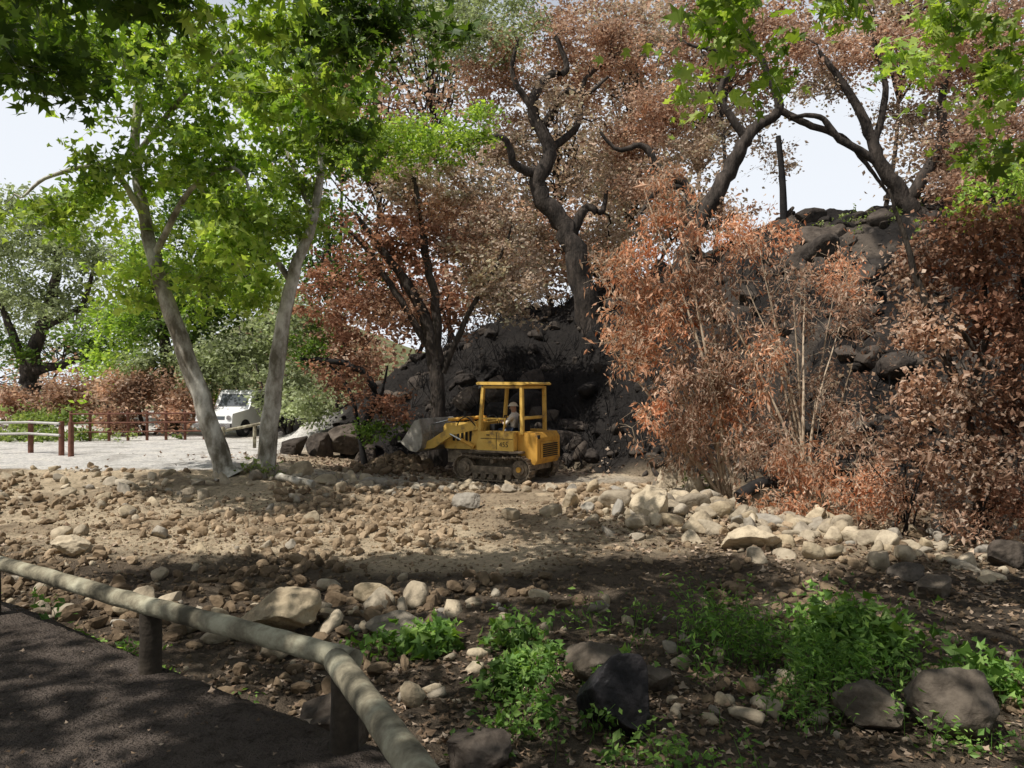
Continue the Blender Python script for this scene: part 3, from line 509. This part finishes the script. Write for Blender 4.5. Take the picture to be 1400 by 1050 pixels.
# ---------------- solids helpers
BF=np.array([[0,1,3,2],[4,6,7,5],[0,4,5,1],[2,3,7,6],[0,2,6,4],[1,5,7,3]])
def box(g,x0,x1,y0,y1,z0,z1,m=0,r=.5):
    v=np.array([[x,y,z] for x in (x0,x1) for y in (y0,y1) for z in (z0,z1)],float); g.add(v,BF,m,r,False)
def prism(g,prof,y0,y1,m=0,r=.5):
    n=len(prof); v=[[x,y0,z] for x,z in prof]+[[x,y1,z] for x,z in prof]
    g.add(v,[[i,(i+1)%n,n+(i+1)%n,n+i] for i in range(n)],m,r,False)
    g.add([q for q in v],[list(range(n))[::-1]],m,r,False); g.add(v,[list(range(n,2*n))],m,r,False)
def beam(g,a,b,w,h,m=0):
    a=np.array(a,float);b=np.array(b,float);T=nrm(b-a);U=nrm(np.cross(T,[0,0,1.]) if abs(T[2])<.9 else np.cross(T,[0,1.,0]));V=np.cross(U,T)
    v=[p+sx*U*w/2+sz*V*h/2 for p in (a,b) for sx in (-1,1) for sz in (-1,1)]; g.add(v,BF,m,.5,False)
def rod(g,a,b,r,m=0,k=12): tube(g,[a,b],r,k,m,cap=True)
# ---------------- crawler machine
M['yel']=surf('worn_yellow_paint',[(.30,.19,.08),(.68,.42,.09),(.78,.52,.14)],2.6,.62,.08,30,pos=[.33,.45,.7])
M['yel2']=surf('dusty_shaded_yellow',[(.26,.15,.06),(.58,.30,.05),(.64,.37,.08)],2.8,.65,.08,30,pos=[.33,.45,.7])  # dusty yellow again, with the rear face's shade put into its colour
M['steel']=surf('track_steel',[(.06,.05,.035),(.18,.14,.10),(.34,.27,.19)],6,.8,.4,30)
M['worn']=surf('worn_bucket_steel',[(.13,.115,.09),(.32,.29,.24),(.46,.42,.36)],3,.6,.2,25)
M['black']=surf('black_rubber',[(.012,.012,.012),(.03,.03,.03)],5,.6,0)
M['chrome']=surf('rod_chrome',[(.5,.5,.5),(.6,.6,.6)],5,.2,0,metal=1)
dz=empty('bulldozer'); dx,dy=-.15,22.6; dz.location=(dx,dy,g1(dx,dy)+.02); dz.rotation_euler=(0,0,math.pi-math.radians(28))
def trk(ys,tag):
    g=G(); L1=.85; rr=.33; zc=.37
    n=38; tot=4*L1+2*math.pi*rr
    for q in range(n):
        s=q/n*tot
        if s<2*L1: p=(-L1+s,zc+rr,0)
        elif s<2*L1+math.pi*rr: a=(s-2*L1)/rr; p=(L1+rr*math.sin(a),zc+rr*math.cos(a),a)
        elif s<4*L1+math.pi*rr: p=(L1-(s-2*L1-math.pi*rr),zc-rr,math.pi)
        else: a=math.pi+(s-4*L1-math.pi*rr)/rr; p=(-L1+rr*math.sin(a),zc+rr*math.cos(a),a)
        x,z,a=p; 
        if abs(a)<1e-6: z-=.04*math.cos(x/L1*1.57)
        t=np.array([math.cos(a),0,-math.sin(a)]); nn=np.array([math.sin(a),0,math.cos(a)]); c_=np.array([x,ys,z])
        h=tot/n*.46
        v=[c_+sx*t*h+np.array([0,sy*.18,0])+nn*o for sx in (-1,1) for sy in (-1,1) for o in (-.012,.018)]; g.add(v,BF,0,.5,False)
        v=[c_+t*h*.6+sx*t*.012+np.array([0,sy*.18,0])+nn*o for sx in (-1,1) for sy in (-1,1) for o in (.019,.055)]; g.add(v,BF,0,.5,False)
        v=[c_+sx*t*h*.9+np.array([0,sy*.07,0])-nn*o for sx in (-1,1) for sy in (-1,1) for o in (.014,.07)]; g.add(v,BF,0,.5,False)
    g.build('track_'+tag,[M['steel']],dz)
    g=G(); sg=1 if ys>0 else -1
    for x,r in ((L1,.25),(-L1,.25)):
        rod(g,[x,ys-.08,zc],[x,ys+.08,zc],r,0,20); rod(g,[x,ys-.13,zc],[x,ys+.13,zc],r*.6,0,20); rod(g,[x,ys-.17,zc],[x,ys+.17,zc],r*.3,1 if x<0 else 0,12)
    for a in np.linspace(0,6.283,13)[:-1]: box(g,-L1+.25*math.cos(a)-.03,-L1+.25*math.cos(a)+.03,ys-.03,ys+.03,zc+.25*math.sin(a)-.03,zc+.25*math.sin(a)+.03)
    for x in np.linspace(-.52,.52,5): rod(g,[x,ys-.13,.15],[x,ys+.13,.15],.085,0,12)
    rod(g,[0,ys-.1,.56],[0,ys+.1,.56],.06,0,10)
    box(g,-.62,.62,ys-.11,ys+.11,.2,.42,0); box(g,-.45,.3,ys+sg*.112-.01,ys+sg*.112+.01,.26,.38,0)
    g.build('wheels_and_frame_'+tag,[M['steel'],M['yel2']],dz,.006)
trk(.76,'near'); trk(-.76,'far')
g=G(); box(g,-1.15,.95,-.5,.5,.33,.82); box(g,-.95,.5,-.96,-.5,.80,.86); box(g,-.95,.5,.5,.96,.80,.86); box(g,.95,1.75,-.36,.36,.42,.8); g.build('chassis',[M['steel']],dz,.015)
g=G()
prism(g,[(-.72,.863),(.42,.863),(.42,1.02),(.32,1.38),(-.72,1.38)],.52,.95); prism(g,[(-.72,.863),(.42,.863),(.42,1.02),(.32,1.38),(-.72,1.38)],-.95,-.52)
prism(g,[(.5,.82),(1.78,.82),(1.85,.95),(1.85,1.45),(1.78,1.55),(.5,1.62)],-.43,.43)
g.build('body_panels',[M['yel']],dz,.025)
g=G(); prism(g,[(-.74,.45),(-1.24,.5),(-1.32,.62),(-1.32,1.22),(-1.22,1.36),(-.74,1.36)],-.72,.72); box(g,-1.36,-1.325,-.55,.55,.66,1.1)
g.build('rear_housing',[M['yel2']],dz,.03)
g=G()
for i_ in range(7): box(g,-1.39,-1.365,-.45,.45,.7+i_*.055,.725+i_*.055)
for i_ in range(9): box(g,1.852,1.875,-.36+i_*.08,-.32+i_*.08,.95,1.42)
for i_ in range(6): box(g,.75+i_*.14,.83+i_*.14,.432,.442,1.05,1.4)
box(g,-.25,.3,-.5,.5,.86,.9); box(g,-1.33,-1.3,.56,.68,1.2,1.3)
box(g,-.70,.30,.951,.956,1.18,1.195); box(g,-.2,-.185,.951,.9565,.9,1.36); box(g,.02,.12,.951,.957,1.27,1.3)
g.build('grilles_and_vents',[M['black']],dz)
g=G()
for s_ in (-1,1):
    beam(g,(.5,s_*.7,.95),(.36,s_*.7,2.62),.09,.11); beam(g,(-.86,s_*.7,1.3),(-.84,s_*.7,2.62),.09,.12)
    beam(g,(.35,s_*.7,2.6),(-.84,s_*.7,2.6),.07,.08); beam(g,(-.28,s_*.7,1.36),(-.33,s_*.7,1.75),.05,.05); beam(g,(.42,s_*.7,1.72),(-.3,s_*.7,1.72),.05,.05)
beam(g,(-.86,-.66,1.75),(-.86,.66,1.75),.08,.08); beam(g,(.36,-.66,2.59),(.36,.66,2.59),.07,.07); beam(g,(-.85,-.66,2.59),(-.85,.66,2.59),.07,.07)
prism(g,[(-1.0,2.65),(-1.02,2.68),(-.97,2.73),(.48,2.74),(.54,2.71),(.52,2.66)],-.8,.8)
g.build('rollover_canopy',[M['yel']],dz,.015)
g=G()
for s_ in (-1,1):
    y=s_*.6
    prism(g,[(.42,.85),(.8,.85),(.74,1.55),(.58,1.66),(.46,1.55)],y-.05,y+.05)
    prism(g,[(.5,1.42),(.62,1.62),(1.45,1.46),(2.1,1.08),(2.42,.95),(2.36,.78),(2.0,.84),(1.35,1.24)],y+s_*.07-.045,y+s_*.07+.045)
beam(g,(1.85,-.6,1.0),(1.85,.6,1.0),.12,.12)
g.build('loader_arms',[M['yel']],dz,.012)
g=G()
for s_ in (-1,1):
    y=s_*.75; rod(g,(.62,y,.92),(1.05,y,1.1),.055,0); rod(g,(1.05,y,1.1),(1.42,y,1.26),.03,1)
    y=s_*.38; rod(g,(.95,y,1.72),(1.7,y,1.64),.05,0); rod(g,(1.7,y,1.64),(2.3,y,1.5),.026,1); beam(g,(.9,y,1.6),(.95,y,1.74),.08,.12,0)
    tube(g,smooth_path([[.6,s_*.7,1.5,0],[.85,s_*.78,1.75,0],[1.15,s_*.72,1.62,0],[1.3,s_*.6,1.3,0]],6)[:,:3],.018,6,2)
g.build('hydraulics',[M['yel2'],M['chrome'],M['black']],dz)
g=G()
prof=[(2.98,.98),(2.68,.76),(2.43,.72),(2.28,.84),(2.22,1.08),(2.25,1.38),(2.36,1.66)]
n_=len(prof); pin=[(x+.035,z+.02) for x,z in prof]
for i_ in range(n_-1):
    (x0,z0),(x1,z1)=prof[i_],prof[i_+1]; (a0,b0),(a1,b1)=pin[i_],pin[i_+1]
    prism(g,[(x0,z0),(x1,z1),(a1,b1),(a0,b0)],-.93,.93)
for s_ in (-1,1): prism(g,prof+[(2.5,1.62)],s_*.95-.015,s_*.95+.015)
for i_ in range(8): box(g,2.95,3.12,-.9+i_*.25,-.83+i_*.25,.985,1.02)
beam(g,(2.22,-.9,1.28),(2.22,.9,1.28),.06,.06); 
for s_ in (-.6,-.4,.4,.6): prism(g,[(2.2,.86),(2.28,.8),(2.28,1.5),(2.18,1.48)],s_-.02,s_+.02)
g.build('bucket',[M['worn']],dz)
g=G(); box(g,-.55,-.08,-.26,.26,1.12,1.28); box(g,-.62,-.5,-.25,.25,1.28,1.8); box(g,.2,.38,-.3,.3,.95,1.55); 
for y in (-.2,-.1,.12,.22): rod(g,(.2,y,1.5),(.12,y,1.75),.012); rod(g,(.12,y,1.75),(.12,y,1.79),.025)
g.build('seat_and_levers',[M['black']],dz,.03)
g=G()
for s_ in (-1,1): rod(g,(.5,s_*.5,2.58),(.6,s_*.5,2.56),.06,0,14); rod(g,(.601,s_*.5,2.56),(.61,s_*.5,2.56),.05,1,14)
rod(g,(1.25,.2,1.58),(1.25,.2,1.9),.045,0)
g.build('lamps_and_exhaust',[M['black'],M['chrome']],dz)
tx=bpy.data.curves.new('n','FONT'); tx.body='455'; tx.size=.19; tx.extrude=.002; tx.align_x='CENTER'
to=bpy.data.objects.new('number_decal',tx); bpy.context.scene.collection.objects.link(to); to.parent=dz; to.location=(-.42,.954,.97); to.rotation_euler=(math.radians(90),0,math.pi); tx.materials.append(M['black'])
# operator
M['shirt']=surf('cotton_shirt',[(.62,.57,.48),(.78,.73,.65)],8,.9,.1); M['jean']=surf('denim',[(.03,.04,.07),(.06,.08,.12)],20,.9,.1); M['skin']=surf('skin',[(.35,.19,.12),(.42,.24,.16)],5,.6,0); M['hat']=surf('hat_shell',[(.65,.6,.5),(.75,.7,.6)],3,.4,0)
op=empty('machine_operator'); 
vs=[];es=[];rs=[]
def V_(p,r,par=None):
    vs.append(p); rs.append(r)
    if par is not None: es.append((par,len(vs)-1))
    return len(vs)-1
pv=V_((-.3,0,1.36),.15); ch=V_((-.27,0,1.62),.16,pv); up_=V_((-.26,0,1.78),.14,ch); nk=V_((-.24,0,1.9),.06,up_); hd=V_((-.21,0,1.99),.095,nk); V_((-.2,0,2.08),.09,hd)
for s_ in (-1,1):
    sh=V_((-.26,s_*.19,1.78),.075,up_); el=V_((-.1,s_*.27,1.53),.05,sh); wr=V_((.08,s_*.17,1.66),.032,el); V_((.13,s_*.15,1.7),.035,wr)
    hp=V_((-.22,s_*.1,1.36),.1,pv); kn=V_((.16,s_*.15,1.38),.075,hp); an=V_((.2,s_*.15,1.0),.05,kn); V_((.32,s_*.16,.96),.045,an)
me=bpy.data.meshes.new('body'); me.from_pydata(vs,es,[]); bo=bpy.data.objects.new('tmp',me); bpy.context.scene.collection.objects.link(bo)
sk=bo.modifiers.new('s','SKIN'); ss=bo.modifiers.new('u','SUBSURF'); ss.levels=2; ss.render_levels=2
for i_,r in enumerate(rs): me.skin_vertices[0].data[i_].radius=(r,r*(.8 if i_<3 else 1)); 
me.skin_vertices[0].data[0].use_root=True
bpy.context.view_layer.update(); dg=bpy.context.evaluated_depsgraph_get(); bm_=bpy.data.meshes.new_from_object(bo.evaluated_get(dg)); bpy.data.objects.remove(bo)
for m_ in ('shirt','jean','skin','black'): bm_.materials.append(M[m_])
for p in bm_.polygons:
    c_=p.center; p.use_smooth=True
    p.material_index=2 if (c_.z>1.89 or (c_.x>-.03 and c_.z>1.52)) else (3 if c_.z<1.0 else (1 if c_.z<1.47 and not(abs(c_.y)>.2 and c_.x<0) else 0))
bo=bpy.data.objects.new('body',bm_); bpy.context.scene.collection.objects.link(bo); bo.parent=op
g=G()
for s_ in (-1,1):
    for q in range(4):
        y=s_*(.12+.018*q); l=.05+.008*(1.5-abs(q-1.5)); tube(g,[[.14,y,1.715],[.14+l*.7,y,1.73],[.14+l,y,1.705],[.14+l*.75,y,1.685]],[.009,.008,.008,.006],6,cap=True)
    tube(g,[[.12,s_*.12,1.69],[.15,s_*.105,1.685],[.175,s_*.115,1.69]],[.01,.009,.007],6,cap=True)
tube(g,[[-.115,0,2.01],[-.09,0,1.99],[-.1,0,1.975]],[.012,.016,.01],6,cap=True)
g.build('fingers_and_nose',[M['skin']],op)
g=G(); v,f=ico(3); v=v.copy(); v[:,2]=np.clip(v[:,2],0,1); g.add(v*[.13,.115,.115]+[-.21,0,2.06],f); rod(g,(-.2,0,2.055),(-.2,0,2.07),.155,0,20); g.build('hard_hat',[M['hat']],op)
op.location=dz.location; op.rotation_euler=dz.rotation_euler
# ---------------- white truck
M['wht']=surf('white_paint',[(.72,.72,.70),(.82,.82,.80)],2,.5,0); M['glass']=surf('dark_glass',[(.05,.06,.065),(.10,.11,.12)],2,.1,0)
tr=empty('white_pickup_truck'); p=S(338,595,35); tr.location=(p[0],p[1],g1(p[0],p[1])); tr.rotation_euler=(0,0,math.radians(-104))
g=G(); prism(g,[(2.4,.45),(2.45,.6),(2.4,.98),(1.2,1.14),(.75,1.84),(.6,1.95),(-.6,1.95),(-.75,1.84),(-.8,1.1),(-2.4,1.1),(-2.4,.5)],-.85,.85); g.build('body_shell',[M['wht']],tr,.05)
g=G(); prism(g,[(1.13,1.29),(1.16,1.27),(.84,1.75),(.79,1.77)],-.66,.66); 
for s_ in (-1,1): prism(g,[(.9,1.28),(.62,1.72),(-.5,1.72),(-.56,1.28)],s_*.855-.006,s_*.855+.006)
prism(g,[(2.43,.72),(2.445,.76),(2.43,.88),(2.41,.88)],-.5,.5); box(g,-2.2,-.95,-.75,.75,1.103,1.11); g.build('windows_and_grille',[M['glass']],tr)
g=G()
for x in (1.5,-1.5):
    for s_ in (-1,1): rod(g,(x,s_*.63,.36),(x,s_*.88,.36),.36,0,24)
g.build('tyres',[M['black']],tr)
g=G()
for x in (1.5,-1.5):
    for s_ in (-1,1): rod(g,(x,s_*.881,.36),(x,s_*.89,.36),.2,0,16)
for s_ in (-1,1): rod(g,(2.42,s_*.7,.82),(2.47,s_*.7,.82),.1,0,16)
box(g,2.46,2.56,-.85,.85,.42,.58); g.build('bumper_lamps_hubs',[M['chrome']],tr)
# ---------------- light, sky, camera
to_sun=Vector((-.44,-.27,.86)).normalized(); el=math.asin(to_sun.z); az=math.atan2(to_sun.x,to_sun.y)
sl=bpy.data.lights.new('sun','SUN'); sl.energy=5; sl.angle=math.radians(.5); sl.color=(1,.96,.90); so=bpy.data.objects.new('sun',sl); bpy.context.scene.collection.objects.link(so)
so.rotation_euler=to_sun.to_track_quat('Z','Y').to_euler(); so.location=(0,0,40)
w=bpy.data.worlds.new('World'); bpy.context.scene.world=w; w.use_nodes=True; nt=w.node_tree; bg=nt.nodes['Background']
sky=nt.nodes.new('ShaderNodeTexSky'); sky.sky_type='NISHITA'; sky.sun_disc=False; sky.sun_elevation=el; sky.sun_rotation=az; sky.dust_density=2.0; sky.air_density=1.0
hs=nt.nodes.new('ShaderNodeHueSaturation'); hs.inputs['Saturation'].default_value=.7
tcw=nt.nodes.new('ShaderNodeTexCoord'); sx=nt.nodes.new('ShaderNodeSeparateXYZ'); nt.links.new(tcw.outputs['Generated'],sx.inputs[0])
rw=ramp(nt,[(.95,.95,.95),(.85,.85,.85),(.0,.0,.0)],[0,.34,.52]); nt.links.new(sx.outputs['Z'],rw.inputs[0])   # bright summer haze low in the sky
mw=nt.nodes.new('ShaderNodeMixRGB'); mw.inputs[2].default_value=(9.6,10.0,10.6,1)
nt.links.new(rw.outputs[0],mw.inputs[0]); nt.links.new(sky.outputs[0],hs.inputs['Color']); nt.links.new(hs.outputs[0],mw.inputs[1]); nt.links.new(mw.outputs[0],bg.inputs[0]); bg.inputs[1].default_value=.10
cam=bpy.data.cameras.new('camera'); cam.lens=28; cam.sensor_width=36; cam.clip_end=2000; co=bpy.data.objects.new('camera',cam); co.location=(0,0,CH); co.rotation_euler=(math.radians(90),0,0)
bpy.context.scene.collection.objects.link(co); bpy.context.scene.camera=co
bpy.context.scene.view_settings.view_transform='Standard'; bpy.context.scene.view_settings.look='None'; bpy.context.scene.view_settings.exposure=0
